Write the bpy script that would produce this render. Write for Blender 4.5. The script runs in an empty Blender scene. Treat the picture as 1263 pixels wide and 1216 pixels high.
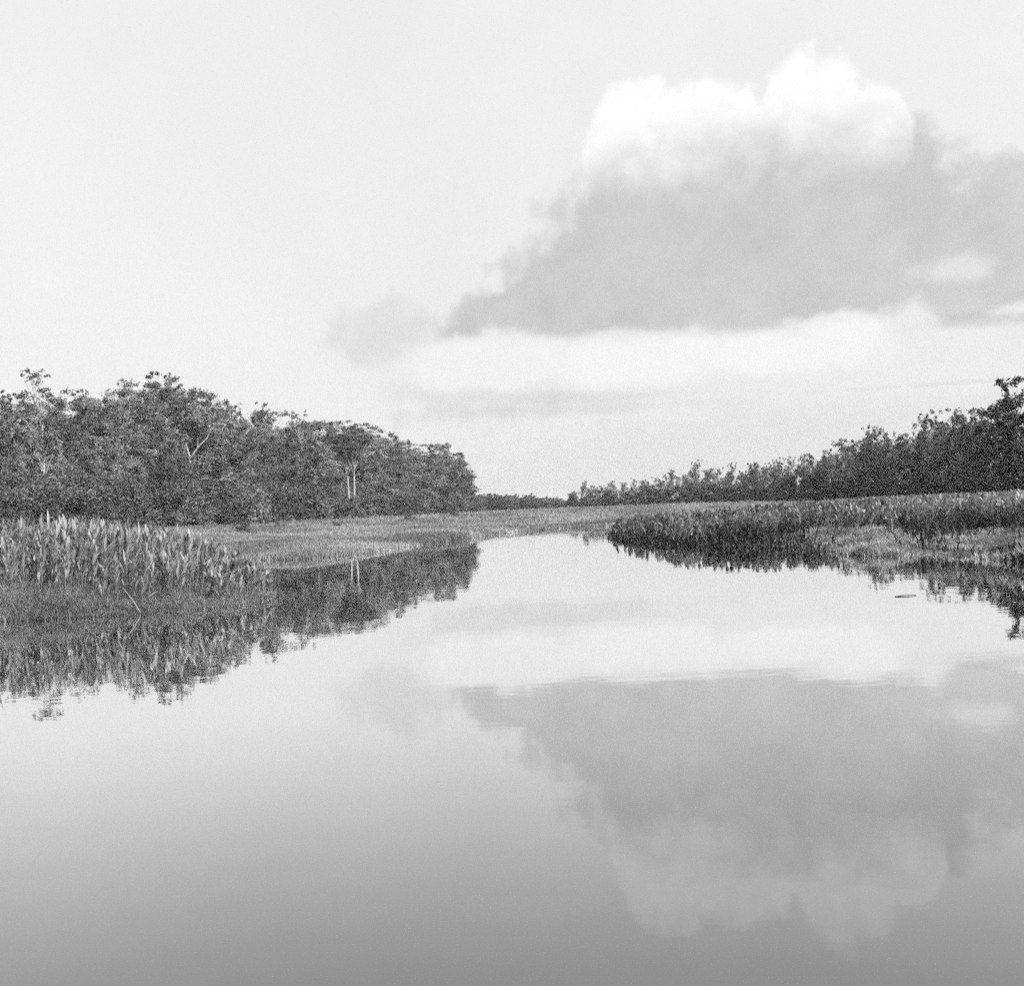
import bpy, math, random
import numpy as np
from mathutils import Vector, Matrix

R = math.radians
rng = np.random.default_rng(11)
random.seed(11)
sc = bpy.context.scene
col = sc.collection

# ------------------------------------------------------------------ camera
F = 1645.0                      # focal length in photograph pixels (width 1263)
CAM_H = 2.2
ROLL = R(2.4)
PITCH = math.atan(21.5 / F)
cam_d = bpy.data.cameras.new('camera')
cam = bpy.data.objects.new('camera', cam_d)
col.objects.link(cam)
cam_d.sensor_fit = 'HORIZONTAL'
cam_d.sensor_width = 36.0
cam_d.lens = 36.0 * F / 1263.0
cam_d.clip_start = 0.1
cam_d.clip_end = 20000.0
fw = Vector((0, math.cos(PITCH), math.sin(PITCH)))
r0 = Vector((1, 0, 0))
u0 = r0.cross(fw)
cr, sr = math.cos(ROLL), math.sin(ROLL)
rr = r0 * cr - u0 * sr
uu = r0 * sr + u0 * cr
mw = Matrix((rr, uu, -fw)).transposed().to_4x4()
mw.translation = Vector((0, 0, CAM_H))
cam.matrix_world = mw
sc.camera = cam

def ray(px, py):
    return (fw * F + rr * (px - 631.5) + uu * (608.0 - py)).normalized()

def on_water(px, py):
    d = ray(px, py)
    t = -CAM_H / d.z
    return (d.x * t, d.y * t)

def horizon(px):
    return 608.0 + F * math.tan(PITCH) / math.cos(ROLL) - math.tan(ROLL) * (px - 631.5)

def at(px, dist):
    """ground position at distance dist (along Y) in the direction of a column on the horizon"""
    d = ray(px, horizon(px))
    return (d.x / d.y * dist, dist)

def sky_dir(px, py):
    d = ray(px, py)
    return math.degrees(math.atan2(d.x, d.y)), math.degrees(math.asin(d.z))

# ------------------------------------------------------------------ world, sun, exposure
SUN_EL, SUN_AZ = 36.0, 114.0      # azimuth clockwise from the view direction (+Y)
world = bpy.data.worlds.new('World')
sc.world = world
world.use_nodes = True
wn, wl = world.node_tree.nodes, world.node_tree.links
wn.clear()

class N:
    """tiny helper for shader math"""
    def __init__(s, tree): s.t = tree
    def m(s, op, a, b=None, c=None, clamp=False):
        n = s.t.nodes.new('ShaderNodeMath'); n.operation = op; n.use_clamp = clamp
        for i, v in enumerate((a, b, c)):
            if v is None: continue
            if isinstance(v, (int, float)): n.inputs[i].default_value = v
            else: s.t.links.new(v, n.inputs[i])
        return n.outputs[0]
    def ss(s, v, lo, hi, a=0.0, b=1.0):
        n = s.t.nodes.new('ShaderNodeMapRange'); n.interpolation_type = 'SMOOTHSTEP'
        s.t.links.new(v, n.inputs[0])
        for i, x in zip((1, 2, 3, 4), (lo, hi, a, b)): n.inputs[i].default_value = x
        return n.outputs[0]
    def noise(s, vec, scale, detail=6, rough=0.55):
        n = s.t.nodes.new('ShaderNodeTexNoise')
        n.inputs['Scale'].default_value = scale; n.inputs['Detail'].default_value = detail
        n.inputs['Roughness'].default_value = rough
        if vec is not None: s.t.links.new(vec, n.inputs['Vector'])
        return n.outputs['Fac']
    def mix(s, fac, a, b):
        n = s.t.nodes.new('ShaderNodeMix'); n.data_type = 'FLOAT'
        for i, v in zip((0, 2, 3), (fac, a, b)):
            if isinstance(v, (int, float)): n.inputs[i].default_value = v
            else: s.t.links.new(v, n.inputs[i])
        return n.outputs[0]

w = N(world.node_tree)
tc = wn.new('ShaderNodeTexCoord')
sx = wn.new('ShaderNodeSeparateXYZ'); wl.new(tc.outputs['Generated'], sx.inputs[0])
AZ = w.m('MULTIPLY', w.m('ARCTAN2', sx.outputs[0], sx.outputs[1]), 57.29578)
EL = w.m('MULTIPLY', w.m('ARCSINE', sx.outputs[2]), 57.29578)
comb = wn.new('ShaderNodeCombineXYZ'); wl.new(AZ, comb.inputs[0]); wl.new(EL, comb.inputs[1])
P = comb.outputs[0]

def ell(x0, y0, x1, y1):
    """1 - normalised radius for the ellipse filling a photo box"""
    ax, ay = sky_dir(x0, y1); bx, by = sky_dir(x1, y0)
    cx, cy = sky_dir((x0 + x1) / 2, (y0 + y1) / 2)
    rx, ry = abs(bx - ax) / 2, abs(by - ay) / 2
    dx = w.m('DIVIDE', w.m('SUBTRACT', AZ, cx), rx)
    dy = w.m('DIVIDE', w.m('SUBTRACT', EL, cy), ry)
    return w.m('SUBTRACT', 1.0, w.m('SQRT', w.m('ADD', w.m('MULTIPLY', dx, dx), w.m('MULTIPLY', dy, dy))))

def union(boxes):
    o = None
    for b in boxes:
        e = ell(*b)
        o = e if o is None else w.m('SMOOTH_MAX', o, e, 0.08)
    return o

sky = wn.new('ShaderNodeTexSky')
sky.sky_type = 'NISHITA'; sky.sun_disc = False
sky.sun_elevation = R(SUN_EL); sky.sun_rotation = R(SUN_AZ)
sky.air_density = 1.0; sky.dust_density = 3.0
bw = wn.new('ShaderNodeRGBToBW'); wl.new(sky.outputs[0], bw.inputs[0])
# thin bright overcast veil over the blue (the film is blue sensitive: the sky is nearly white)
nb = w.noise(P, 0.045, 5, 0.5)
nm = w.noise(P, 0.22, 8, 0.58)
nf = w.noise(P, 0.9, 8, 0.62)
def cen(x, k): return w.m('MULTIPLY', w.m('SUBTRACT', x, 0.5), k)
veil = w.m('ADD', w.m('ADD', 9.4, cen(nb, 2.2)), cen(nm, 0.8))
val = w.mix(0.88, w.m('MINIMUM', bw.outputs[0], 9.0), veil)
edge = w.m('ADD', cen(nm, 1.3), cen(nf, 0.75))
def mask(boxes, lo, hi, k=1.0):
    return w.ss(w.m('ADD', union(boxes), w.m('MULTIPLY', edge, k)), lo, hi)
def el_at(px, py): return sky_dir(px, py)[1]

# grey body of the big cumulus and the grey bank to its right
body = mask([(545, 200, 1150, 560), (505, 320, 820, 560), (630, 76, 1250, 480), (960, 60, 2000, 500)], 0.07, 0.27, 0.46)
base = w.ss(w.m('ADD', EL, w.m('MULTIPLY', edge, 1.3)), 6.95, 7.55)
body = w.m('MULTIPLY', body, base)
bval = w.m('ADD', w.m('ADD', 5.95, cen(nm, 2.4)), cen(nf, 1.1))
val = w.mix(w.m('MULTIPLY', body, 0.96), val, bval)
bank = mask([(960, 30, 2300, 490)], -0.05, 0.45, 0.7)
val = w.mix(w.m('MULTIPLY', w.m('MULTIPLY', bank, base), 0.8), val, w.m('ADD', 6.5, cen(nm, 2.0)))
# smaller grey cloud on its left and soft grey streaks below
small = mask([(385, 355, 570, 480), (430, 390, 760, 540)], 0.0, 0.6, 1.3)
val = w.mix(w.m('MULTIPLY', small, 0.5), val, 6.5)
streak = mask([(440, 480, 960, 530), (560, 465, 900, 515), (880, 415, 1900, 500)], 0.0, 0.9, 1.2)
val = w.mix(w.m('MULTIPLY', streak, 0.5), val, 6.6)
dark = mask([(1040, 325, 1800, 430)], 0.0, 0.7, 0.8)
val = w.mix(w.m('MULTIPLY', dark, 0.7), val, 5.0)
low = mask([(380, 425, 1900, 700)], 0.0, 0.5, 0.8)
val = w.mix(w.m('MULTIPLY', low, 0.6), val, 7.6)
# white band under the cloud base
white = mask([(440, 392, 760, 505), (620, 392, 940, 500), (820, 392, 1120, 480), (970, 370, 1110, 440)], 0.02, 0.5, 0.8)
val = w.mix(w.m('MULTIPLY', white, 0.75), val, 9.5)
# sunlit tops: crisp upper outline, fading downwards into the grey body
fade = w.ss(w.m('ADD', EL, w.m('MULTIPLY', edge, 2.0)), el_at(900, 260), el_at(900, 110))
puff = mask([(708, 76, 870, 310), (770, 72, 1000, 320), (905, 34, 1085, 320), (1030, 85, 1130, 250)], 0.08, 0.24, 0.42)
val = w.mix(w.m('MULTIPLY', w.m('MULTIPLY', puff, fade), 0.84), val, w.m('ADD', 10.4, cen(nf, 3.5)))
wisp = mask([(1060, 72, 1190, 125), (1020, 110, 1120, 160), (1100, 295, 1260, 365)], 0.05, 0.9, 1.3)
val = w.mix(w.m('MULTIPLY', wisp, 0.6), val, 8.6)
bg = wn.new('ShaderNodeBackground'); bg.inputs[1].default_value = 0.1
wo = wn.new('ShaderNodeOutputWorld')
val = w.m('MULTIPLY', val, 0.80)      # shown at +0.33 stops
wl.new(val, bg.inputs[0]); wl.new(bg.outputs[0], wo.inputs[0])

sun_d = bpy.data.lights.new('sun', 'SUN')
sun = bpy.data.objects.new('sun', sun_d); col.objects.link(sun)
sun_d.energy = 5.0; sun_d.angle = R(1.5); sun_d.color = (1, 1, 1)   # black-and-white photograph: neutral light
a, e = R(SUN_AZ), R(SUN_EL)
to_sun = Vector((math.sin(a) * math.cos(e), math.cos(a) * math.cos(e), math.sin(e)))
sun.rotation_euler = to_sun.to_track_quat('Z', 'Y').to_euler()
sun.location = (60, 0, 60)

vs = sc.view_settings
vs.view_transform = 'Standard'; vs.look = 'None'; vs.exposure = 0.33; vs.gamma = 1.0
vs.use_curve_mapping = False
cy = sc.cycles
cy.max_bounces = 6; cy.diffuse_bounces = 3; cy.glossy_bounces = 3; cy.transmission_bounces = 3
cy.transparent_max_bounces = 4; cy.volume_bounces = 0
cy.use_denoising = False            # keep the fine noise: the photograph is grainy film
cy.use_adaptive_sampling = True; cy.adaptive_threshold = 0.25; cy.adaptive_min_samples = 12

# ------------------------------------------------------------------ materials (all neutral greys)
def grey(v): return (v, v, v, 1)

def new_mat(name):
    m = bpy.data.materials.new(name); m.use_nodes = True
    m.node_tree.nodes.clear()
    return m, N(m.node_tree), m.node_tree.nodes, m.node_tree.links

def leaf_mat(name, v, obj_var=0.5, patch=0.6, scale=0.35, transl=0.25, rough=0.55, spec=0.3):
    m, n, nd, ln = new_mat(name)
    oi = nd.new('ShaderNodeObjectInfo')
    t = nd.new('ShaderNodeTexCoord')
    geo = nd.new('ShaderNodeNewGeometry')
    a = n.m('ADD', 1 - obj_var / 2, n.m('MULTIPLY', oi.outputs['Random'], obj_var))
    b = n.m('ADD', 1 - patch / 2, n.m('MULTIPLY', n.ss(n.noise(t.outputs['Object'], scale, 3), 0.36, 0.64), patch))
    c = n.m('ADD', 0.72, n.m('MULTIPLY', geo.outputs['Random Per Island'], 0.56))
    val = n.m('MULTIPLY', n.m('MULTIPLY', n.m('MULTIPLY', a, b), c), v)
    p = nd.new('ShaderNodeBsdfPrincipled')
    ln.new(val, p.inputs['Base Color']); p.inputs['Roughness'].default_value = rough
    p.inputs['Specular IOR Level'].default_value = spec
    tr = nd.new('ShaderNodeBsdfTranslucent'); ln.new(val, tr.inputs[0])
    mx = nd.new('ShaderNodeMixShader'); mx.inputs[0].default_value = transl
    ln.new(p.outputs[0], mx.inputs[1]); ln.new(tr.outputs[0], mx.inputs[2])
    o = nd.new('ShaderNodeOutputMaterial'); ln.new(mx.outputs[0], o.inputs[0])
    return m

def bark_mat(name, v):
    m, n, nd, ln = new_mat(name)
    t = nd.new('ShaderNodeTexCoord')
    mp = nd.new('ShaderNodeMapping'); mp.inputs['Scale'].default_value = (1, 1, 0.25)
    ln.new(t.outputs['Object'], mp.inputs[0])
    f = n.noise(mp.outputs[0], 5, 5)
    val = n.m('MULTIPLY', n.m('ADD', 0.55, n.m('MULTIPLY', f, 0.9)), v)
    p = nd.new('ShaderNodeBsdfPrincipled'); ln.new(val, p.inputs['Base Color'])
    p.inputs['Roughness'].default_value = 0.85
    b = nd.new('ShaderNodeBump'); b.inputs['Strength'].default_value = 0.4; ln.new(f, b.inputs['Height'])
    ln.new(b.outputs[0], p.inputs['Normal'])
    o = nd.new('ShaderNodeOutputMaterial'); ln.new(p.outputs[0], o.inputs[0])
    return m

def soil_mat():
    m, n, nd, ln = new_mat('soil')
    t = nd.new('ShaderNodeTexCoord')
    f = n.noise(t.outputs['Object'], 0.4, 8)
    g = n.noise(t.outputs['Object'], 4.0, 6)
    val = n.m('ADD', 0.03, n.m('MULTIPLY', n.m('ADD', f, g), 0.035))
    p = nd.new('ShaderNodeBsdfPrincipled'); ln.new(val, p.inputs['Base Color'])
    p.inputs['Roughness'].default_value = 0.95
    b = nd.new('ShaderNodeBump'); b.inputs['Strength'].default_value = 0.6; ln.new(g, b.inputs['Height'])
    ln.new(b.outputs[0], p.inputs['Normal'])
    o = nd.new('ShaderNodeOutputMaterial'); ln.new(p.outputs[0], o.inputs[0])
    return m

def water_mat():
    m, n, nd, ln = new_mat('river_water')
    t = nd.new('ShaderNodeTexCoord')
    n1 = n.noise(t.outputs['Object'], 0.55, 3, 0.5)
    n2 = n.noise(t.outputs['Object'], 4.5, 2, 0.5)
    hgt = n.m('ADD', n.m('MULTIPLY', n1, 0.003), n.m('MULTIPLY', n2, 0.0003))
    b = nd.new('ShaderNodeBump'); b.inputs['Strength'].default_value = 1.0; b.inputs['Distance'].default_value = 1.0
    ln.new(hgt, b.inputs['Height'])
    d = nd.new('ShaderNodeBsdfDiffuse'); d.inputs[0].default_value = grey(0.035)
    g = nd.new('ShaderNodeBsdfGlossy'); g.inputs['Color'].default_value = grey(0.97); g.inputs['Roughness'].default_value = 0.02
    ln.new(b.outputs[0], g.inputs['Normal'])
    fr = nd.new('ShaderNodeFresnel'); fr.inputs[0].default_value = 1.33
    ln.new(b.outputs[0], fr.inputs['Normal'])
    fac = n.m('MULTIPLY', 0.5, n.m('ADD', n.ss(fr.outputs[0], 0.02, 0.45), n.m('SUBTRACT', 1.0, n.m('POWER', n.m('SUBTRACT', 1.0, fr.outputs[0]), 2.8))))
    mx = nd.new('ShaderNodeMixShader'); ln.new(fac, mx.inputs[0])
    ln.new(d.outputs[0], mx.inputs[1]); ln.new(g.outputs[0], mx.inputs[2])
    o = nd.new('ShaderNodeOutputMaterial'); ln.new(mx.outputs[0], o.inputs[0])
    return m

M = {
    'soil': soil_mat(), 'water': water_mat(),
    'left': leaf_mat('forest_leaf', 0.2, 0.9, 1.1, transl=0.15),
    'right': leaf_mat('riverside_leaf', 0.12, 0.9, 0.8, transl=0.35),
    'shrub': leaf_mat('shrub_leaf', 0.14, 0.9, 0.9, transl=0.15),
    'paleleaf': leaf_mat('pale_feathery_leaf', 0.24, 0.7, 0.6, transl=0.4),
    'gloss': leaf_mat('dark_leaf_and_bush_shade', 0.06, 0.3, 0.4, 0.5, 0.15, 0.35, 0.5),  # own dark leaf of the glossy trees; painted shade on the low bushes
    'far': leaf_mat('far_leaf', 0.16, 0.35, 0.4),
    'reed': leaf_mat('reed_leaf', 0.27, 0.8, 0.3, 0.6, 0.15, 0.6, 0.2),
    'reed_stuff': leaf_mat('reed_leaf_mass', 0.28, 0.0, 0.6, 0.5, 0.15, 0.6, 0.2),
    'reed_right': leaf_mat('bank_reed_leaf', 0.22, 0.0, 0.9, 0.25, 0.15, 0.6, 0.2),
    'grass': leaf_mat('meadow_grass', 0.30, 0.0, 0.8, 0.08, 0.3),
    'fringe': leaf_mat('fringe_grass', 0.21, 0.0, 0.5, 0.5, 0.3),
    'weed_shade': leaf_mat('shade_dark_weed', 0.03, 0.0, 0.6, 0.3, 0.15),  # shade under the reeds put into the leaf colour
    'mat': leaf_mat('floating_grass', 0.32, 0.0, 0.8, 0.35, 0.2),
    'stem': bark_mat('reed_stem', 0.16),
    'bark': bark_mat('grey_bark', 0.22), 'pale': bark_mat('pale_bark', 0.42), 'darkbark': bark_mat('dark_bark', 0.08),
    'straw': bark_mat('dry_stalk', 0.28), 'twig': bark_mat('wet_twig', 0.04),
}

# ------------------------------------------------------------------ mesh helpers
def mesh_np(name, verts, tris=None, quads=None, mat=None, smooth=False):
    """mesh from numpy arrays (triangles and / or quads)"""
    me = bpy.data.meshes.new(name)
    verts = np.asarray(verts, np.float32).reshape(-1, 3)
    loops, starts, tot = [], [], 0
    if tris is not None and len(tris):
        t = np.asarray(tris, np.int32).reshape(-1, 3)
        loops.append(t.ravel()); starts.append(np.arange(len(t)) * 3); tot = t.size
    if quads is not None and len(quads):
        q = np.asarray(quads, np.int32).reshape(-1, 4)
        loops.append(q.ravel()); starts.append(tot + np.arange(len(q)) * 4)
    lp = np.concatenate(loops).astype(np.int32); st = np.concatenate(starts).astype(np.int32)
    me.vertices.add(len(verts)); me.vertices.foreach_set('co', verts.ravel())
    me.loops.add(len(lp)); me.loops.foreach_set('vertex_index', lp)
    me.polygons.add(len(st)); me.polygons.foreach_set('loop_start', st)
    if smooth: me.polygons.foreach_set('use_smooth', np.ones(len(st), bool))
    me.update(calc_edges=True)
    if mat: me.materials.append(mat)
    return me

def link(name, me, parent=None, **props):
    o = bpy.data.objects.new(name, me); col.objects.link(o)
    if parent is not None: o.parent = parent
    for k, v in props.items(): o[k] = v
    return o

def tag(o, label, cat, group=None, kind=None):
    if label: o['label'] = label
    if cat: o['category'] = cat
    if group: o['group'] = group
    if kind: o['kind'] = kind
    return o

class Tubes:
    def __init__(s): s.v, s.q, s.t, s.n = [], [], [], 0
    def add(s, pts, radii, k=7):
        pts = [Vector(p) for p in pts]
        base = s.n
        for i, p in enumerate(pts):
            d = (pts[min(i + 1, len(pts) - 1)] - pts[max(i - 1, 0)]).normalized()
            x = d.orthogonal().normalized() if abs(d.z) < 0.9 else d.cross(Vector((0, 1, 0))).normalized()
            y = d.cross(x)
            for j in range(k):
                an = 2 * math.pi * j / k
                s.v.append(p + (x * math.cos(an) + y * math.sin(an)) * radii[i])
        for i in range(len(pts) - 1):
            for j in range(k):
                a, b = base + i * k + j, base + i * k + (j + 1) % k
                s.q.append((a, b, b + k, a + k))
        s.n += len(pts) * k
        s.v.append(pts[-1]); tip = s.n; s.n += 1
        l = base + (len(pts) - 1) * k
        for j in range(k): s.t.append((l + j, l + (j + 1) % k, tip))
    def mesh(s, name, mat):
        return mesh_np(name, [tuple(p) for p in s.v], s.t, s.q, mat, True)

def unit(v): return v / np.maximum(np.linalg.norm(v, axis=1, keepdims=True), 1e-9)

def leaf_quads(cen, size, bias=(0, 0, 0.35), aspect=0.45, r=rng):
    """one pointed, slightly folded leaf (4 triangles' worth: 2 quads) at every centre"""
    n = len(cen)
    nor = unit(r.normal(size=(n, 3)) + np.asarray(bias))
    t = unit(np.cross(nor, r.normal(size=(n, 3))))
    b = np.cross(nor, t)
    s = (size * r.uniform(0.6, 1.35, n))[:, None]
    v = np.stack([cen - t * s, cen + b * s * aspect + nor * s * 0.12, cen + t * s, cen - b * s * aspect + nor * s * 0.12], 1)
    i = np.arange(n)[:, None] * 4
    tr = np.concatenate([i + np.array([[0, 1, 2]]), i + np.array([[0, 2, 3]])], 0)
    return v.reshape(-1, 3), tr

# ------------------------------------------------------------------ land and water
far_l = [(-2500, 5000), (-2500, 60)]
left_px = [(-330, 706), (-120, 700), (60, 696), (160, 694), (240, 692), (290, 690.5), (330, 691), (380, 689.5), (440, 684), (480, 678),
           (520, 672), (583, 663), (612, 658.5), (640, 656), (690, 651.5), (715, 650), (745, 649.2), (790, 648)]
LEFT = [on_water(*p) for p in left_px] + [(220, 262), (420, 330), (2500, 900), (2500, 5000)] + far_l
clump_px_front = [(-420, 782), (-200, 775), (0, 766), (60, 763), (110, 760), (172, 757), (220, 754), (262, 750), (310, 744), (345, 735)]
clump_px_back = [(335, 727), (300, 722), (200, 722), (0, 724), (-420, 738)]
CLUMP = [on_water(*p) for p in clump_px_front + clump_px_back]
right_px = [(753, 664), (775, 668), (819, 671), (850, 674), (880, 674), (930, 674), (977, 675), (1010, 680), (1046, 684), (1100, 685), (1140, 682),
            (1165, 682), (1200, 687), (1263, 693), (1400, 706), (1700, 728)]
RIGHT = [on_water(*p) for p in right_px] + [(40, 20), (2500, 20), (2500, 1000), (420, 420), (220, 330), (60, 260), on_water(775, 650.5), on_water(757, 656)]

def sdist(poly, X, Y):
    """signed distance, positive inside"""
    X = np.asarray(X, float); Y = np.asarray(Y, float)
    best = np.full(X.shape, 1e18); inside = np.zeros(X.shape, bool)
    n = len(poly)
    for i in range(n):
        (x0, y0), (x1, y1) = poly[i], poly[(i + 1) % n]
        dx, dy = x1 - x0, y1 - y0
        t = np.clip(((X - x0) * dx + (Y - y0) * dy) / (dx * dx + dy * dy + 1e-12), 0, 1)
        best = np.minimum(best, (X - x0 - t * dx) ** 2 + (Y - y0 - t * dy) ** 2)
        if y1 != y0:
            c = ((y0 > Y) != (y1 > Y)) & (X < (x1 - x0) * (Y - y0) / (y1 - y0) + x0)
            inside ^= c
    return np.where(inside, 1, -1) * np.sqrt(best)

def bumps(X, Y):
    return (np.sin(X * 0.21 + 1.3) * np.cos(Y * 0.17) + 0.5 * np.sin(X * 0.053 + Y * 0.037)) * 0.03

def ground_z(X, Y):
    X = np.asarray(X, float); Y = np.asarray(Y, float)
    a = sdist(LEFT, X, Y); b = sdist(CLUMP, X, Y); c = sdist(RIGHT, X, Y)
    za = np.where(a > 0, np.minimum(0.10 * np.minimum(a, 3) + np.maximum(a - 3, 0) * 0.007, 1.3), a * 0.25)
    zb = np.where(b > 0, np.minimum(0.10 * b, 0.3), b * 0.25)
    zc = np.where(c > 0, np.minimum(0.06 * np.minimum(c, 4) + np.maximum(c - 4, 0) * 0.012, 0.9), c * 0.25)
    z = np.maximum(np.maximum(za, zb), zc)
    z = np.where(z > 0.05, z + bumps(X, Y) * np.clip(z * 3, 0, 1), z)
    return np.maximum(z, -1.2)

def gz(x, y): return float(ground_z(np.array([x]), np.array([y]))[0])

def axis(fine, lo, hi, step, far):
    a = list(np.arange(lo, hi, step))
    g = step
    x = lo
    L = []
    while x > -far:
        g *= 1.25; x -= g; L.append(x)
    H = []; x = a[-1]; g = step
    while x < far:
        g *= 1.25; x += g; H.append(x)
    return np.array(L[::-1] + a + H)
gx = axis(0, -110, 130, 1.2, 2000)
gy = axis(0, -10, 340, 1.4, 2000)
GX, GY = np.meshgrid(gx, gy)
GZ = ground_z(GX, GY)
ny, nx = GX.shape
ii = (np.arange(ny - 1)[:, None] * nx + np.arange(nx - 1)[None]).ravel()
ground = link('ground', mesh_np('ground', np.stack([GX, GY, GZ], -1), None, np.stack([ii, ii + 1, ii + nx + 1, ii + nx], 1), M['soil'], True))
tag(ground, 'low dark soil of the river banks', None, kind='structure')
water = link('river_water', mesh_np('river_water', [(-2400, -2400, 0), (2400, -2400, 0), (2400, 2400, 0), (-2400, 2400, 0)], None, [(0, 1, 2, 3)], M['water']))
tag(water, 'calm mirror-like river reflecting the cloudy sky', None, kind='structure')

# ------------------------------------------------------------------ trees
def make_tree(name, H, rad, crown0, n_clump, leaves, leaf, mat, bark, seed, clump=(1.3, 1.3, 0.8), lean=(0.0, 0.0),
              trunks=1, tr=0.28, open_=0.0, wind=0.0, shape='dome', limbs=14, emergent=0, spread=1.0):
    """returns (trunk mesh, crown mesh); base at origin, total height H"""
    r = np.random.default_rng(seed)
    T = Tubes()
    axes = []
    for k in range(trunks):
        off = 0 if trunks == 1 else (k - (trunks - 1) / 2)
        top = H * (0.86 - 0.1 * k)
        pts, rd = [], []
        bx, by = r.normal(0, 0.03 * spread, 2) * H
        for i in range(7):
            t = i / 6
            pts.append((spread * off * (0.35 + 1.5 * t) + lean[0] * H * t * t + bx * math.sin(t * 2.6), lean[1] * H * t * t + by * math.sin(t * 2.6), -0.5 + t * (top + 0.5)))
            rd.append(tr * (1.35 if i == 0 else 1) * (1 - 0.8 * t))
        T.add(pts, rd)
        axes.append([Vector(p) for p in pts])
    def axpt(k, t):
        a = axes[k]; f = max(0, min(0.999, t)) * 6; i = int(f)
        return a[i].lerp(a[i + 1], f - i)
    z0 = H * crown0
    cen = []
    tries = 0
    while len(cen) < n_clump and tries < 20000:
        tries += 1
        u = r.uniform(0, 1)
        z = z0 + (H - z0) * u * 0.97
        if shape == 'dome': pr = math.sqrt(max(0, 1 - (abs(u - 0.38) / 0.66) ** 2.3))
        elif shape == 'umbrella': pr = 0.35 + 0.75 * min(1, u * 1.6) if u < 0.75 else 1.1 * math.sqrt(max(0, 1 - ((u - 0.7) / 0.32) ** 2))
        elif shape == 'column': pr = math.sqrt(max(0, 1 - (abs(u - 0.45) / 0.58) ** 3))
        else: pr = max(0.12, 1 - u) ** 0.6
        ang = r.uniform(0, 2 * math.pi)
        lump = 1 + 0.28 * math.sin(3 * ang + seed) + 0.18 * math.sin(5 * ang + 7 * u + seed * 2)
        q = math.sqrt(r.uniform(0.12 if open_ > 0 else 0.25, 1)) * pr * lump * rad
        k = int(r.integers(trunks))
        c = axpt(k, z / (H * 0.86))
        p = Vector((c.x + math.cos(ang) * q, c.y + math.sin(ang) * q, z))
        # gaps: reject clumps lying inside noise holes
        if math.sin(p.x * 1.1 + seed) * math.sin(p.y * 1.1 + 2 * seed) * math.sin(p.z * 0.9 + seed * 3) > 0.22 - open_: continue
        cen.append((p, k))
    # thin emergent shoots breaking the outline
    for i in range(emergent):
        ang = r.uniform(0, 2 * math.pi); q = rad * r.uniform(0.1, 0.75)
        c = axpt(0, 0.98)
        p = Vector((c.x + math.cos(ang) * q, c.y + math.sin(ang) * q, H * r.uniform(0.98, 1.12)))
        cen.append((p, 0))
    order = r.permutation(len(cen))[:limbs]
    for j in list(order) + list(range(n_clump, len(cen))):
        p, k = cen[int(j)]
        t = max(0.15, min(0.95, (p.z * 0.78) / (H * 0.86) - 0.06))
        s = axpt(k, t)
        m = s.lerp(p, 0.5) + Vector((0, 0, 0.05 * H * r.uniform(-0.3, 0.5)))
        rr_ = tr * 0.4 * (1 - 0.5 * t)
        T.add([s, m, p], [rr_, rr_ * 0.6, rr_ * 0.2], 5)
    vs_, ts_, off = [], [], 0
    for i, (p, k) in enumerate(cen):
        n = int(leaves * r.uniform(0.55, 1.4))
        if i >= n_clump: n = int(n * 0.45)
        d = r.normal(size=(n, 3)) * 0.46
        sc_ = np.array(clump) * r.uniform(0.65, 1.3)
        if i >= n_clump: sc_ *= 0.6
        d = d * sc_
        d[:, 0] += wind * np.abs(d[:, 2]) + wind * 0.6 * r.normal(size=n)
        d[:, 2] -= 0.18 * (d[:, 0] ** 2 + d[:, 1] ** 2) / max(clump[0], 0.3)
        c = np.array(p) + d
        c[:, 2] = np.maximum(c[:, 2], 0.15)
        v, t_ = leaf_quads(c, leaf, r=r)
        vs_.append(v); ts_.append(t_ + off); off += len(v)
    crown = mesh_np(name + '_crown', np.concatenate(vs_), np.concatenate(ts_), None, mat)
    return T.mesh(name + '_trunk', bark), crown

class Proto:
    def __init__(s, name, H, *a, **k):
        s.name, s.H = name, H
        s.trunk, s.crown = make_tree(name, H, *a, **k)
    def place(s, x, y, H, label, cat, group=None, rz=None, wide=1.0, sink=0.1):
        root = bpy.data.objects.new(s.name, None); root.empty_display_size = 0.5
        col.objects.link(root)
        k = H / s.H
        root.location = (x, y, gz(x, y) - sink)
        root.rotation_euler = (0, 0, random.uniform(0, 6.28) if rz is None else rz)
        root.scale = (k * wide, k * wide, k)
        for nm, me in (('trunk', s.trunk), ('crown', s.crown)):
            link(nm, me, root)
        tag(root, label, cat, group)
        return root

L, Rm = M['left'], M['right']
broad = [Proto('broad_crowned_tree', 22, 5.2, 0.25, 64, 247, 0.22, L, M['bark'], 3, (1.45, 1.45, 1.15), emergent=9, limbs=20),
         Proto('broad_crowned_tree', 22, 4.6, 0.2, 60, 237, 0.22, L, M['bark'], 8, (1.35, 1.35, 1.2), emergent=11, limbs=20, trunks=2)]
layered = [Proto('layered_tree', 21, 5.6, 0.35, 58, 218, 0.22, L, M['bark'], 5, (1.9, 1.5, 0.75), wind=0.5, shape='umbrella', limbs=24, emergent=5),
           Proto('layered_tree', 21, 5.0, 0.3, 56, 218, 0.22, L, M['bark'], 15, (1.8, 1.4, 0.8), wind=0.45, shape='umbrella', limbs=24, emergent=7)]
slender = [Proto('slender_tree', 23, 3.4, 0.3, 46, 199, 0.22, L, M['pale'], 21, (1.3, 1.3, 0.9), shape='column', limbs=22, emergent=7, open_=0.1)]
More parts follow.
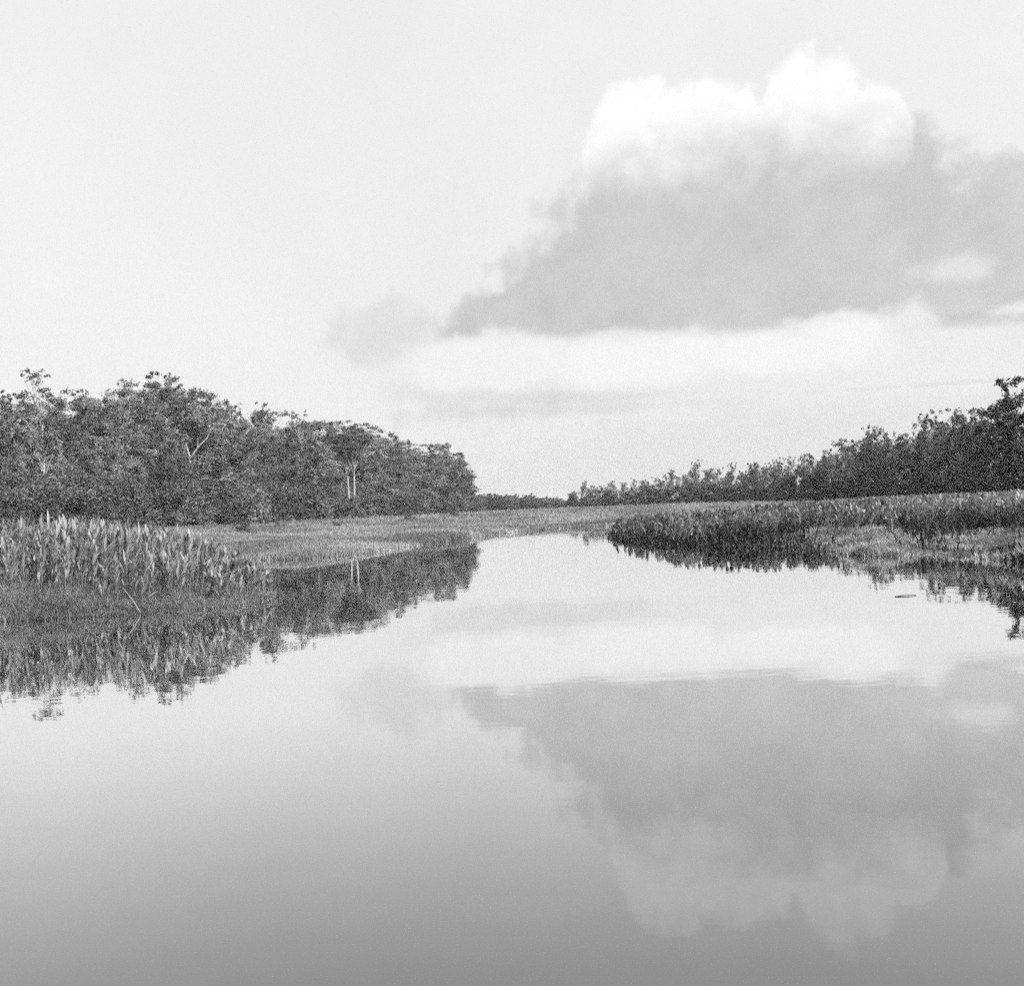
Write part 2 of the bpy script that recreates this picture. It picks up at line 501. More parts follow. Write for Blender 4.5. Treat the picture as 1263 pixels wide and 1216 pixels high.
bush = [Proto('forest_edge_bush', 8, 4.2, 0.02, 46, 220, 0.2, M['shrub'], M['darkbark'], 31, (1.5, 1.5, 1.0), limbs=8, tr=0.14, trunks=3),
        Proto('forest_edge_bush', 8, 3.6, 0.02, 42, 220, 0.2, M['shrub'], M['darkbark'], 34, (1.4, 1.4, 1.1), limbs=8, tr=0.14, trunks=2, emergent=4)]
shade_toned_bush = [Proto('shade_toned_bush', 8, 4.0, 0.02, 44, 200, 0.2, M['gloss'], M['darkbark'], 36, (1.4, 1.4, 1.1), limbs=8, tr=0.14, trunks=2, emergent=5)]  # bush given dark leaves to paint the shade low on the right bank
riverside = [Proto('riverside_tree', 12, 2.5, 0.1, 54, 85, 0.21, Rm, M['bark'], 41, (0.8, 0.8, 0.85), limbs=18, tr=0.16, emergent=7),
             Proto('riverside_tree', 12, 2.2, 0.08, 50, 80, 0.21, Rm, M['bark'], 45, (0.75, 0.75, 0.9), limbs=18, tr=0.16, emergent=9, shape='column'),
             Proto('riverside_tree', 12, 2.7, 0.12, 50, 75, 0.21, Rm, M['pale'], 49, (0.85, 0.75, 0.75), limbs=22, tr=0.15, emergent=10, trunks=2, open_=0.1)]
feathery = [Proto('feathery_tree', 13, 2.4, 0.25, 40, 50, 0.2, Rm, M['pale'], 52, (0.65, 0.65, 0.7), limbs=22, tr=0.13, emergent=12, open_=0.18)]
pale_tree = [Proto('pale_leaved_tree', 12, 2.6, 0.1, 46, 65, 0.22, M['paleleaf'], M['pale'], 91, (0.75, 0.75, 0.85), limbs=20, tr=0.14, emergent=10, open_=0.08),
             Proto('pale_leaved_tree', 12, 2.2, 0.12, 40, 60, 0.22, M['paleleaf'], M['pale'], 95, (0.7, 0.7, 0.9), limbs=20, tr=0.14, emergent=12, open_=0.12, shape='column')]
far_tree = [Proto('far_bank_tree', 12, 4.2, 0.04, 40, 90, 0.5, M['far'], M['bark'], 61, (1.5, 1.5, 1.0), limbs=6, tr=0.18, emergent=4),
            Proto('far_bank_tree', 12, 3.6, 0.04, 36, 90, 0.5, M['far'], M['bark'], 63, (1.4, 1.4, 1.0), limbs=6, tr=0.18, emergent=6)]

def interp(tab, x):
    return float(np.interp(x, [t[0] for t in tab], [t[1] for t in tab]))

left_top = [(-300, 515), (-60, 512), (0, 512), (25, 508), (85, 500), (120, 505), (165, 492), (215, 488), (250, 496), (285, 520), (325, 517), (370, 526),
            (405, 532), (440, 532), (468, 542), (500, 553), (545, 558), (562, 564), (575, 578), (584, 596)]
left_dist = [(-300, 165), (0, 195), (300, 245), (580, 330)]
GL = 'trees of the tall forest beyond the grass meadow'
labels = {
    'broad': 'broad rounded leafy tree in the tall forest wall beyond the grass meadow',
    'layered': 'tree with flat wind-combed leaf layers in the tall forest beyond the meadow',
    'slender': 'slender narrow-crowned tree rising in the tall forest beyond the meadow',
}
def height_for(top, px, d, z):
    return (horizon(px) - top) * d / F + CAM_H - z

for row, (dd, step, jit, k) in enumerate([(6, 25, 8, 0.84), (15, 22, 8, 0.97), (28, 24, 8, 1.0)]):
    px = -250 + row * 9
    while px < 577 - (6 if row == 0 else 0):
        x_ = px + random.uniform(-jit, jit)
        d = interp(left_dist, x_) + dd + random.uniform(-3, 3)
        x, y = at(x_, d)
        H = height_for(interp(left_top, x_), x_, d, gz(x, y)) * k * random.uniform(0.9, 1.03)
        if row == 0: H *= random.uniform(0.78, 1.0)
        if 30 < x_ < 72: H *= 0.86
        if x_ > 430: H *= 1.01
        c = random.random()
        if x_ > 330: kind = 'layered' if c < 0.55 else 'broad'
        else: kind = 'broad' if c < 0.55 else ('slender' if c < 0.78 else 'layered')
        pr = random.choice({'broad': broad, 'layered': layered, 'slender': slender}[kind])
        if row == 0 and abs(x_ - 240) < 14: H = min(H, 12.5)
        if not (row == 0 and abs(x_ - 432) < 9):
            pr.place(x, y, max(H, 5), labels[kind], 'tree', GL, rz=random.uniform(-0.6, 0.6) if kind == 'layered' else None, wide=random.uniform(0.9, 1.15))
        px += step * (0.85 if x_ > 450 else 1)
# bushes along the foot of the forest
px = -240
while px < 584:
    x_ = px + random.uniform(-6, 6)
    d = interp(left_dist, x_) - 3 + random.uniform(-5, 3)
    x, y = at(x_, d)
    H = random.uniform(5.5, 10.5) * (0.75 if x_ > 500 else 1)
    if abs(x_ - 432) < 14: H = 6.0
    random.choice(bush).place(x, y, H, 'low leafy bush at the foot of the tall forest, by the meadow', 'bush', 'bushes along the forest foot', wide=random.uniform(0.9, 1.2))
    px += 17

# a few trees of their own look in the left forest
def single(proto, px, d, top, label, cat='tree', rz=0.0, wide=1.0):
    x, y = at(px, d)
    return proto.place(x, y, height_for(top, px, d, gz(x, y)), label, cat, None, rz, wide)
emerg = Proto('emergent_tree', 24, 4.6, 0.58, 60, 50, 0.26, L, M['pale'], 71, (0.95, 0.95, 0.55), limbs=50, tr=0.22, emergent=14, open_=0.12, shape='umbrella')
single(emerg, 56, 205, 476, 'tall pale-trunked tree with sparse see-through crown above the forest roof')
emerg2 = Proto('emergent_tree', 24, 3.2, 0.7, 22, 60, 0.30, L, M['bark'], 74, (0.95, 0.95, 0.5), limbs=22, tr=0.26, emergent=10, open_=0.2)
single(emerg2, 205, 250, 477, 'tree with a thin tuft of leaves poking out above the highest crowns')
twin = Proto('twin_trunk_tree', 21, 4.2, 0.74, 34, 218, 0.22, L, M['pale'], 77, (1.7, 1.4, 0.7), trunks=2, tr=0.44, spread=0.6, limbs=24, shape='umbrella', wind=0.4, emergent=4)
single(twin, 432, 270, 537, 'tree with two pale straight trunks standing at the forest edge')

x, y = at(433, 262)
bush[0].place(x, y, 5.2, 'leafy bush hiding the foot of the two pale straight trunks', 'bush', wide=0.8)
for q, (px_, d_, top_) in enumerate([(14, 203, 500), (106, 222, 497), (168, 238, 486), (222, 256, 482), (292, 262, 514), (331, 268, 511), (374, 280, 521)]):
    x, y = at(px_, d_)
    (emerg2 if q % 2 else emerg).place(x, y, height_for(top_, px_, d_, gz(x, y)), 'tree with thin open crown breaking the skyline of the tall forest', 'tree', 'open-crowned trees on the forest skyline', wide=0.8)

def forked_tree():
    T = Tubes()
    T.add([(0, 0, -0.5), (0.2, 0, 5), (-0.2, 0, 10), (0.1, 0, 12.6)], [0.34, 0.28, 0.24, 0.22])
    T.add([(0.1, 0, 12.4), (-0.5, 0, 14.6), (-1.0, 0.1, 17.5)], [0.2, 0.15, 0.06])
    T.add([(0.1, 0, 12.4), (1.5, 0, 14.2), (3.4, 0.2, 15.9), (4.2, 0.3, 17.5)], [0.19, 0.15, 0.09, 0.04])
    T.add([(1.5, 0, 14.2), (1.7, 0.2, 16.0)], [0.08, 0.03], 5)
    r = np.random.default_rng(5)
    vs_, ts_, off = [], [], 0
    for c in [(-1, 0.3, 18.3), (-2, 0.4, 17.4), (0.4, 0.4, 19), (4.2, 0.4, 18), (3, 0.6, 18.8), (5.1, 0.5, 17.2), (1.6, 0.6, 18.2), (-0.3, 0.8, 20)]:
        d = unit(r.normal(size=(90, 3))) * r.uniform(0, 1, (90, 1)) ** 0.5 * np.array([1.5, 1.3, 0.8])
        v, t = leaf_quads(np.array(c) + d, 0.32, r=r); vs_.append(v); ts_.append(t + off); off += len(v)
    return T.mesh('forked_trunk', M['pale']), mesh_np('forked_crown', np.concatenate(vs_), np.concatenate(ts_), None, L)
fx, fy = at(237, 243)
root = bpy.data.objects.new('forked_tree', None); col.objects.link(root)
root.location = (fx, fy, gz(fx, fy) - 0.1); root.scale = (0.98, 0.98, 1.06)
tr_, cr_ = forked_tree(); link('trunk', tr_, root); link('crown', cr_, root)
tag(root, 'pale bare tree forking wide into two limbs against the dark forest', 'tree')

bpy.context.view_layer.update()
def beside(px, d, names, label, taken=set()):
    x, y = at(px, d)
    c = [o for o in col.objects if o.type == 'EMPTY' and o.get('category') == 'tree' and o.name.split('.')[0] in names and o.name not in taken]
    o = min(c, key=lambda o: (o.location.x - x) ** 2 + (o.location.y - y) ** 2)
    o['label'] = label; taken.add(o.name)
    if 'group' in o: del o['group']
ALL = ('broad_crowned_tree', 'layered_tree', 'slender_tree')
beside(432, 290, ALL, 'leafy tree directly behind the two pale straight trunks')
beside(56, 200, ALL, 'leafy tree around the foot of the sparse pale-trunked emergent tree')
beside(237, 236, ALL, 'low tree in front of the pale wide-forked limbs')
beside(576, 345, ALL, 'last tree of the tall forest, nearest the river bend')

# right bank
right_top = [(705, 606), (716, 599), (760, 598), (800, 593), (860, 580), (900, 585), (930, 577), (960, 574), (1000, 568), (1040, 553), (1080, 540), (1120, 546),
             (1160, 524), (1185, 518), (1215, 520), (1263, 505), (1500, 480)]
right_dist = [(700, 460), (720, 450), (860, 350), (960, 295), (1080, 240), (1180, 205), (1263, 180), (1500, 140)]
GR = 'small trees along the reed bank'
lab_r = {'pale': 'small pale-leaved feathery tree among the dark ones behind the reed bank', 'riverside': 'small bushy tree in the row behind the long reed bank', 'feathery': 'thin pale-stemmed feathery tree in the row behind the long reed bank'}
for row, (dd, step, k) in enumerate([(0, 13, 0.86), (9, 13, 1.0), (20, 15, 1.02)]):
    px = 712 + row * 6
    while px < 1480:
        x_ = px + random.uniform(-4, 4)
        d = interp(right_dist, x_) + dd * (1 if x_ > 900 else 1.6) + random.uniform(-3, 3)
        x, y = at(x_, d)
        H = height_for(interp(right_top, x_), x_, d, gz(x, y)) * k * random.uniform(0.80, 1.05)
        kind = 'feathery' if random.random() < (0.3 if row else 0.15) else 'riverside'
        pr = random.choice(feathery if kind == 'feathery' else riverside)
        if random.random() < interp([(700, 0.8), (850, 0.6), (960, 0.3), (1100, 0.12), (1200, 0.08)], x_):
            kind = 'pale'; pr = random.choice(pale_tree)
        pr.place(x, y, max(H, 3.5), lab_r[kind], 'tree', GR, wide=random.uniform(0.85, 1.2))
        px += step * (1.0 + max(0, x_ - 1000) / 260.0)
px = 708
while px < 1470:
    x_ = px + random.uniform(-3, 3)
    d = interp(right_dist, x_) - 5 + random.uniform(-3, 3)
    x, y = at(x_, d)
    random.choice(shade_toned_bush).place(x, y, random.uniform(3.2, 5.6), 'low bush coloured dark as shade at the foot of the small trees behind the reeds', 'bush', 'bushes behind the reed bank', wide=random.uniform(1.0, 1.3))
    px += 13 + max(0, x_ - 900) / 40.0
for px_, top_ in ((862, 571), (905, 574), (962, 568), (1078, 532), (1152, 514), (1182, 511), (1205, 522)):
    d_ = interp(right_dist, px_) + 8
    x, y = at(px_, d_)
    feathery[0].place(x, y, height_for(top_, px_, d_, gz(x, y)) * 0.95, 'tall thin feathery tree rising above the row behind the reed bank', 'tree', 'tall feathery trees above the reed-bank row')
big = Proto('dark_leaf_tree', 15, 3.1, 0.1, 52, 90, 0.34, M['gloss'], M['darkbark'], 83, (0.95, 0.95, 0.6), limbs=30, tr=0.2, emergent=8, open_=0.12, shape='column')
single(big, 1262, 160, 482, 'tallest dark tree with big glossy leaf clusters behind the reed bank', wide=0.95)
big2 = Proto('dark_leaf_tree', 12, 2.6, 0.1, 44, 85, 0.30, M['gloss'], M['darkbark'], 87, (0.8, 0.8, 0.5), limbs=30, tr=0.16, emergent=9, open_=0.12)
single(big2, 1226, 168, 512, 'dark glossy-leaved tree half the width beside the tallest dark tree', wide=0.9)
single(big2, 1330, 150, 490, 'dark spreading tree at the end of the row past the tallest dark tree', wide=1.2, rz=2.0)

# far wood closing the bend
for row, (d0, k) in enumerate([(600, 0.92), (625, 1.0)]):
    px = 570 + row * 4
    while px < 716:
        d = d0 + random.uniform(-6, 6)
        x, y = at(px, d)
        top = interp([(570, 611), (620, 611), (660, 613), (697, 617), (716, 618)], px)
        random.choice(far_tree).place(x, y, height_for(top, px, d, gz(x, y)) * k * random.uniform(0.9, 1.08), 'pale hazy tree in the distant low wood closing the river bend', 'tree', 'distant wood at the river bend')
        px += 6.5

# ------------------------------------------------------------------ reeds
LT = np.array([0, .12, .3, .55, .8, 1.0]); LW = np.array([.10, .55, .95, 1.0, .55, .02])
def leaf_template(curl, fold=0.35):
    """upright lance-shaped reed leaf, unit length along +Z, unit half width along X, facing +Y"""
    v, t = [], []
    for tt, ww in zip(LT, LW):
        y = -curl * tt * tt
        z = tt * (1 - 0.25 * curl * tt)
        v += [(-ww, y + fold * ww * 0.12, z), (0, y, z), (ww, y + fold * ww * 0.12, z)]
    q = []
    for i in range(len(LT) - 1):
        a = i * 3
        q += [(a, a + 1, a + 4, a + 3), (a + 1, a + 2, a + 5, a + 4)]
    return np.array(v, float), np.array(q)

reed_leaf_meshes = []
for c, wd in ((0.05, 0.043), (0.2, 0.05), (0.42, 0.055), (0.1, 0.038)):
    v, q = leaf_template(c)
    v = v * np.array([wd, 1, 1]); v[:, 1] += 0
    reed_leaf_meshes.append(mesh_np('reed_leaf', v, None, q, M['reed'], True))
T = Tubes(); T.add([(0, 0, -0.15), (0.01, 0, 0.5), (0, 0.01, 0.97)], [0.022, 0.018, 0.008], 5)
stem_mesh = T.mesh('reed_stem', M['stem'])

clump_h = [(-420, 2.4), (0, 2.4), (60, 2.42), (100, 2.3), (170, 2.05), (230, 1.7), (270, 1.3), (300, 1.0), (330, 0.7), (350, 0.5)]
def px_of(x, y):
    return 631.5 + (F * x / y + 21.5 * sr) / cr + 0  # column on the horizon, good to a pixel or two

def leaves_for(h, r):
    """list of (z, azimuth, tilt, length, width factor) for one reed plant of height h"""
    out = []
    n = int(r.integers(9, 13))
    for i in range(n):
        t = i / (n - 1)
        z = h * (0.2 + 0.56 * t) + r.uniform(-.05, .05)
        ln = min(h * 0.5, r.uniform(0.36, 0.68)) * (1 - 0.1 * t)
        ln = min(ln, max(0.25, h * 1.03 - z)) if t > 0.8 else ln
        out.append((z, r.uniform(0, 2 * math.pi), abs(r.normal(0.25, 0.19)) * (1.25 - 0.8 * t), ln, r.uniform(0.8, 1.25)))
    return out

r = np.random.default_rng(4)
cand = []
xs = [p[0] for p in CLUMP]; ys = [p[1] for p in CLUMP]
N0 = 2600
X = r.uniform(min(xs), max(xs), N0 * 3); Y = r.uniform(min(ys), max(ys), N0 * 3)
S = sdist(CLUMP, X, Y)
front_line = [on_water(*p) for p in clump_px_front]
pts = []
for x, y, s in zip(X, Y, S):
    if s < 0.2: continue
    p = px_of(x, y)
    fy_ = float(np.interp(p, [q[0] for q in clump_px_front], [q[1] for q in front_line]))
    depth = y - fy_
    setback = interp([(-400, 2.2), (60, 2.0), (130, 1.2), (200, 0.7), (350, 0.4)], p)
    if depth < setback: continue
    if depth > 15: continue
    pts.append((depth - setback, x, y, p))
pts.sort()
chosen = []
grid = {}
for dpt, x, y, p in pts:
    key = (int(x / 0.34), int(y / 0.34))
    if any((key[0] + a, key[1] + b) in grid for a in (-1, 0, 1) for b in (-1, 0, 1)): 
        if random.random() < 0.8: continue
    grid[key] = 1
    chosen.append((dpt, x, y, p))
inside = [c for c in chosen if -15 < c[3] < 352]
singles = inside[:300]
rest = [c for c in chosen if c not in set(singles)]
GREED = 'reeds at the front of the near clump'
for dpt, x, y, p in singles:
    h = interp(clump_h, p) * (0.62 + 0.38 * min(1, dpt / 3.0)) * random.uniform(0.88, 1.08)
    root = bpy.data.objects.new('reed_plant', None); root.empty_display_size = 0.2; col.objects.link(root)
    z = gz(x, y)
    root.location = (x, y, z)
    root.rotation_euler = (random.gauss(0, 0.05), random.gauss(0.10, 0.06), 0)
    tag(root, 'upright broad-leaved reed at the water side of the near reed clump', 'reed', GREED)
    st = link('stem', stem_mesh, root); st.scale = (1, 1, h * 0.8)
    for (lz, az, tilt, ln, wf) in leaves_for(h, r):
        lf = link('leaf', random.choice(reed_leaf_meshes), root)
        lf.location = (0, 0, lz)
        lf.rotation_euler = (tilt, 0, az)
        lf.scale = (wf, ln, ln)

def reed_mass(plants, mat, name, seed, wid=0.056):
    """plants: rows of (x, y, z, h); one joined mesh of reed leaves and stems"""
    r = np.random.default_rng(seed)
    tv, tq = leaf_template(0.2)
    pos, az, tl, ln, wd = [], [], [], [], []
    for (x, y, z, h) in plants:
        for (lz, a_, t_, l_, w_) in leaves_for(h, r):
            pos.append((x + 0.1 * lz, y, z + lz)); az.append(a_); tl.append(t_); ln.append(l_); wd.append(w_ * wid)
    pos = np.array(pos); az = np.array(az); tl = np.array(tl); ln = np.array(ln); wd = np.array(wd)
    n = len(pos)
    v = np.repeat(tv[None], n, 0)
    v = v * np.stack([wd, ln, ln], 1)[:, None]
    # tilt about X, then turn about Z
    c, s = np.cos(tl)[:, None], np.sin(tl)[:, None]
    y_ = v[..., 1] * c - v[..., 2] * s; z_ = v[..., 1] * s + v[..., 2] * c
    c, s = np.cos(az)[:, None], np.sin(az)[:, None]
    x_ = v[..., 0] * c - y_ * s; y2 = v[..., 0] * s + y_ * c
    V = np.stack([x_, y2, z_], -1) + pos[:, None]
    Q = tq[None] + (np.arange(n) * len(tv))[:, None, None]
    return mesh_np(name, V, None, Q, mat, True)

pl = [(x, y, gz(x, y), interp(clump_h, p) * random.uniform(0.85, 1.08)) for d_, x, y, p in rest]
o = link('reed_bed', reed_mass(pl, M['reed_stuff'], 'reed_bed', 9))
tag(o, 'mass of reeds filling the back of the near clump', 'reeds', kind='stuff')

# ------------------------------------------------------------------ grasses
def blades(P, h, width, lean, mat, name, seed, sun_lean=0.06):
    """bent grass blades: three points tall, drawn as two quads and a tip"""
    r = np.random.default_rng(seed)
    n = len(P)
    a = r.uniform(0, 2 * math.pi, n)
    side = np.stack([np.cos(a), np.sin(a), np.zeros(n)], 1)
    b = r.uniform(0, 2 * math.pi, n)
    ld = np.stack([np.cos(b), np.sin(b), np.zeros(n)], 1) * (lean * r.uniform(0.2, 1.5, n))[:, None] + np.array([sun_lean, 0, 0])
    h = (h * np.ones(n))[:, None]; wd = (width * np.ones(n))[:, None]
    up = np.array([0, 0, 1.0])
    p1 = P + up * h * 0.5 + ld * h * 0.3
    p2 = P + up * h * (1 - 0.3 * np.linalg.norm(ld, axis=1, keepdims=True)) + ld * h
    v = np.stack([P - side * wd, P + side * wd, p1 - side * wd * 0.9, p1 + side * wd * 0.9, p2], 1)
    i = np.arange(n)[:, None] * 5
    t = np.concatenate([i + [[0, 1, 3]], i + [[0, 3, 2]], i + [[2, 3, 4]]], 0)
    return mesh_np(name, v, t, None, mat)

def scatter(poly_mask, xr, yr, n, seed):
    r = np.random.default_rng(seed)
    X = r.uniform(*xr, n); Y = r.uniform(*yr, n)
    k = poly_mask(X, Y)
    return X[k], Y[k]

def tufted(X, Y, per, spread, r):
    X = np.repeat(X, per); Y = np.repeat(Y, per)
    return X + r.normal(0, 1, len(X)) * spread, Y + r.normal(0, 1, len(Y)) * spread

# meadow on the left bank: sample in view space so that density falls off with distance
r = np.random.default_rng(21)
n = 85000
pxs = r.uniform(-160, 1000, n)
inv = r.uniform(1 / 520.0, 1 / 52.0, n)
Yd = 1 / inv
Xd = (pxs - 631.5) / F * Yd
sd = sdist(LEFT, Xd, Yd)
sR = sdist(RIGHT, Xd, Yd)
sd = np.where((sR > 12) & (pxs > 740), np.maximum(sd, sR), sd)
keep = (sd > -0.1)
keep &= (Yd < np.interp(pxs, [t[0] for t in left_dist], [t[1] for t in left_dist]) + 25) | (pxs > 585)
Xd, Yd, sd = Xd[keep], Yd[keep], sd[keep]
per = 8
Xt, Yt = tufted(Xd, Yd, per, 0.22, r)
sdt = np.repeat(sd, per)
nse = np.sin(Xt * 0.31) * np.cos(Yt * 0.13 + 1) + 0.5 * np.sin(Xt * 0.11 + Yt * 0.07)
hh = (0.45 + 0.55 * np.clip(sdt / 60, 0, 1.2) + 0.16 * nse) * r.uniform(0.6, 1.3, len(Xt))
hh = np.clip(hh, 0.2, 2.0)
wd = 0.012 + Yt * 0.0002
P3 = np.stack([Xt, Yt, ground_z(Xt, Yt) - 0.03], 1)
o = link('meadow_grass', blades(P3, hh, wd, 0.45, M['grass'], 'meadow_grass', 3))
tag(o, 'pale grass meadow along the water below the tall forest', 'grass', kind='stuff')

# short dense grass floating at the foot of the near clump
r = np.random.default_rng(31)
pxs = r.uniform(-260, 335, 26000)
fy = np.interp(pxs, [q[0] for q in clump_px_front], [q[1] for q in front_line])
dep = r.uniform(-0.5, 3.2, len(pxs)) * np.interp(pxs, [0, 130, 260, 350], [1, 0.7, 0.4, 0.2])
Yf = fy + dep
Xf = (pxs - 631.5) / F * Yf
hf = np.interp(pxs, [-200, 0, 90, 150, 260, 350], [0.85, 0.8, 0.62, 0.42, 0.42, 0.3]) * np.clip(0.45 + dep * 0.45, 0.3, 1.0) * r.uniform(0.5, 1.25, len(pxs))
P3 = np.stack([Xf, Yf, np.maximum(ground_z(Xf, Yf), 0) - 0.03], 1)
o = link('fringe_grass', blades(P3, hf, 0.011, 0.7, M['fringe'], 'fringe_grass', 6))
tag(o, 'fine soft grass at the waterline in front of the near reed clump', 'grass', kind='stuff')

# right bank: reeds in two terraces, then low grass mats on the water
r = np.random.default_rng(41)
n = 19000
pxs = r.uniform(735, 1420, n)
inv = r.uniform(1 / 300.0, 1 / 34.0, n)
Yd = 1 / inv; Xd = (pxs - 631.5) / F * Yd
sd = sdist(RIGHT, Xd, Yd)
tree_d = np.interp(pxs, [t[0] for t in right_dist], [t[1] for t in right_dist])
wave = 1.2 * np.sin(Xd * 0.5) + 0.9 * np.sin(Yd * 0.23 + 1)
b0 = np.interp(pxs, [740, 800, 900, 980, 1060, 1130, 1160, 1263, 1420], [0.8, 0.8, 1.5, 6.0, 7.5, 6.5, 8.0, 8.5, 9.0]) + wave * 0.5
k_front = (sd > b0) & (sd < b0 + 6) & (Yd < tree_d)
k_back = (sd > b0 + 10) & (sd < b0 + 40) & (Yd < tree_d + 5)
zz = ground_z(Xd, Yd)
front_h = np.interp(pxs, [740, 900, 1000, 1130, 1263, 1420], [1.1, 1.3, 1.45, 1.55, 1.75, 1.8])
top_back = CAM_H + np.interp(pxs, [740, 820, 1000, 1263], [-0.3, -0.3, -0.15, -0.05])
plants = []
for i in np.nonzero(k_front & ((pxs > 1090) | (r.uniform(size=n) < 0.3)))[0]: plants.append((Xd[i], Yd[i], zz[i] - 0.03, front_h[i] * r.uniform(0.75, 1.12)))
for i in np.nonzero(k_back)[0]: plants.append((Xd[i], Yd[i], zz[i] - 0.03, max(0.8, (top_back[i] - zz[i]) * r.uniform(0.8, 1.05))))
o = link('bank_reeds', reed_mass(plants, M['reed_right'], 'bank_reeds', 12, 0.075))
tag(o, 'long dark bank of reeds with sunlit tips below the small trees', 'reeds', kind='stuff')
print('bank reed plants', len(plants), 'near', len(singles), len(rest))

# undergrowth on the right bank slope, its near-black colour painting the reeds' shade
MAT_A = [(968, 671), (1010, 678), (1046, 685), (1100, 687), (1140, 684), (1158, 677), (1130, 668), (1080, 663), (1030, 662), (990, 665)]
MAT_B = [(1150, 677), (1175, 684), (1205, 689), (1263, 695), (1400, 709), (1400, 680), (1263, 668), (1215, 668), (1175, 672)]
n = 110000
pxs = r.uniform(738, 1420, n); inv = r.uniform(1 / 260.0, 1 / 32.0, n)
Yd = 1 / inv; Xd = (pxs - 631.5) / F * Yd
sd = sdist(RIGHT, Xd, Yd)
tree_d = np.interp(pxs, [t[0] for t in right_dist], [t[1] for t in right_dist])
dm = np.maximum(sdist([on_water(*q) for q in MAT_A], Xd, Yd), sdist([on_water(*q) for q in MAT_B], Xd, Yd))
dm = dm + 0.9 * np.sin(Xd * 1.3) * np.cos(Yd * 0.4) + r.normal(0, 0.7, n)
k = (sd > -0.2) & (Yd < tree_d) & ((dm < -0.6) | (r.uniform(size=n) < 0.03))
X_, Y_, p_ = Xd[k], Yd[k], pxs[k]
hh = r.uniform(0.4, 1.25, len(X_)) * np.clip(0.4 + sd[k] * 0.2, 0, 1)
o = link('bank_grass', blades(np.stack([X_, Y_, np.maximum(ground_z(X_, Y_), 0) - 0.03], 1), hh, 0.02 + Y_ * 0.0003, 0.6, M['weed_shade'], 'bank_grass', 8))
tag(o, 'weeds on the slope of the reed bank, coloured dark as shade', 'grass', kind='stuff')

def mat_grass(name, outline, n, h, label, seed):
    poly = [on_water(*p) for p in outline]
    xs_, ys_ = [p[0] for p in poly], [p[1] for p in poly]
    r = np.random.default_rng(seed)
    X = r.uniform(min(xs_), max(xs_), n); Y = r.uniform(min(ys_), max(ys_), n)
    wob = np.sin(X * 1.7 + seed) * np.cos(Y * 0.55) + 0.7 * np.sin(X * 3.9 + Y * 1.3) + 0.5 * np.sin(X * 0.8 - Y * 0.35 + 2)
    s = sdist(poly, X, Y) + 0.75 * wob - 0.5 + r.normal(0, 0.35, n); k = s > 0
    k &= r.uniform(size=n) < 0.55 + 0.3 * wob
    X, Y, s = X[k], Y[k], s[k]
    hh = h * np.clip(0.3 + s * 0.22, 0, 1) * (0.8 + 0.3 * np.sin(X * 2.3 + Y * 0.7)) * r.uniform(0.45, 1.35, len(X))
    o = link(name, blades(np.stack([X, Y, np.maximum(ground_z(X, Y), 0) - 0.02], 1), hh, 0.018, 0.5, M['mat'], name, seed))
    tag(o, label, 'grass', kind='stuff')
mat_grass('grass_mat', MAT_A, 140000, 0.7, 'pale low grass mat on the water below the reed bank, ending in a point', 51)
mat_grass('grass_mat', MAT_B, 170000, 0.65, 'pale low grass mat with a dark gap behind its tip, under the dark glossy trees', 52)

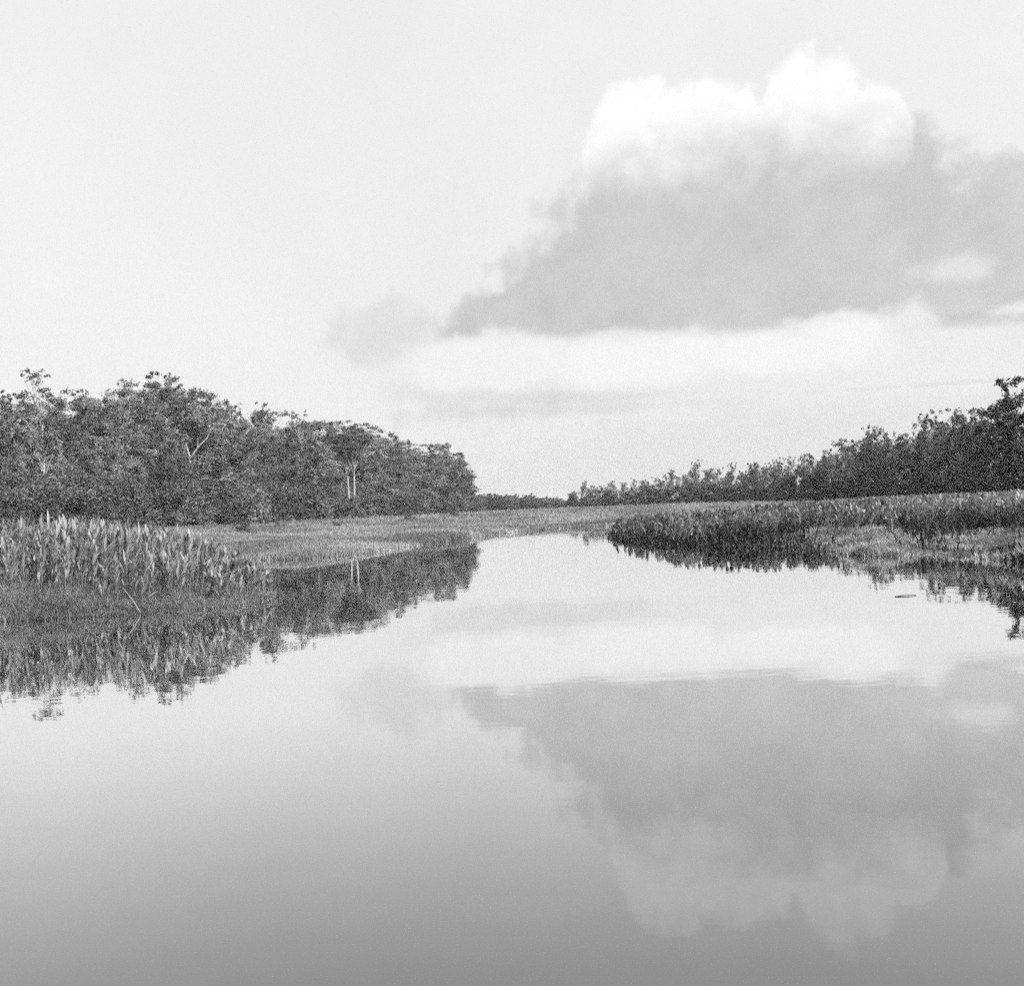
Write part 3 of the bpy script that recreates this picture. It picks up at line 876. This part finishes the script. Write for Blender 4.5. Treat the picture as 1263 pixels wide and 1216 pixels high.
# ------------------------------------------------------------------ small things
def rod(name, p0, p1, r0_, r1_, mat, label, cat, mid=None):
    T = Tubes()
    a_, b_ = Vector(p0), Vector(p1)
    m_ = a_.lerp(b_, 0.5) + Vector(mid or (0, 0, 0))
    base = Vector(p0)
    T.add([a_ - base, m_ - base, b_ - base], [r0_, (r0_ + r1_) / 2, r1_], 6)
    o = link(name, T.mesh(name, mat)); o.location = base
    return tag(o, label, cat)
a_ = on_water(176, 757.5)
rod('fallen_reed_stalk', (a_[0], a_[1], -0.05), (a_[0] - 0.62, a_[1] + 0.5, 0.66), 0.016, 0.012, M['straw'], 'pale dry reed stalk leaning from the clump into the water', 'stalk', (0, 0, 0.04))
a_ = on_water(1104, 736); b_ = on_water(1130, 734.5)
rod('floating_twig', (a_[0], a_[1], 0.004), (b_[0], b_[1], 0.012), 0.014, 0.008, M['twig'], 'thin dark twig floating on open water off the reed bank', 'twig', (0, 0, 0.012))
a_ = on_water(1101, 678)
rod('thin_stake', (a_[0], a_[1], -0.1), (a_[0] + 0.02, a_[1], 1.25), 0.02, 0.014, M['straw'], 'thin upright stake standing in the pale grass mat', 'stake')
for i, (px, py, s) in enumerate([(505, 646, 1.5), (415, 652, 1.2), (300, 655, 1.6), (345, 649, 1.3), (660, 641, 2.2), (560, 648, 1.6)]):
    d = {0: 210, 1: 170, 2: 150, 3: 190, 4: 330, 5: 230}[i]
    x, y = at(px, d)
    random.choice(bush).place(x, y, s, 'small dark low shrub standing alone in the pale grass meadow', 'shrub', 'lone shrubs in the meadow', sink=0.02)
for px, d, s in [(765, 128, 1.0), (785, 124, 1.1), (810, 118, 1.0), (850, 108, 1.1), (890, 104, 1.2), (935, 98, 1.3)]:  # dark shrubs added where there is only shade under the reeds
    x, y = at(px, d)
    random.choice(shade_toned_bush).place(x, y, s, 'low dark shrub added as the shade under the reeds on the bank point', 'shrub', 'dark shrubs added as shade on the point of the reed bank', sink=0.02)

# ------------------------------------------------------------------ haze
hm, hn, hnd, hln = new_mat('river_haze')
pv = hnd.new('ShaderNodeVolumePrincipled')
pv.inputs['Color'].default_value = grey(0.92); pv.inputs['Density'].default_value = 0.0002; pv.inputs['Anisotropy'].default_value = 0.2
ho = hnd.new('ShaderNodeOutputMaterial'); hln.new(pv.outputs[0], ho.inputs['Volume'])
hv = [(x, y, z) for z in (-2.5, 36) for y in (-3000, 3000) for x in (-3000, 3000)]
haze = link('haze', mesh_np('haze', hv, None, [(0, 2, 3, 1), (4, 5, 7, 6), (0, 1, 5, 4), (2, 6, 7, 3), (0, 4, 6, 2), (1, 3, 7, 5)], hm))
tag(haze, 'thin pale river haze', None, kind='stuff')
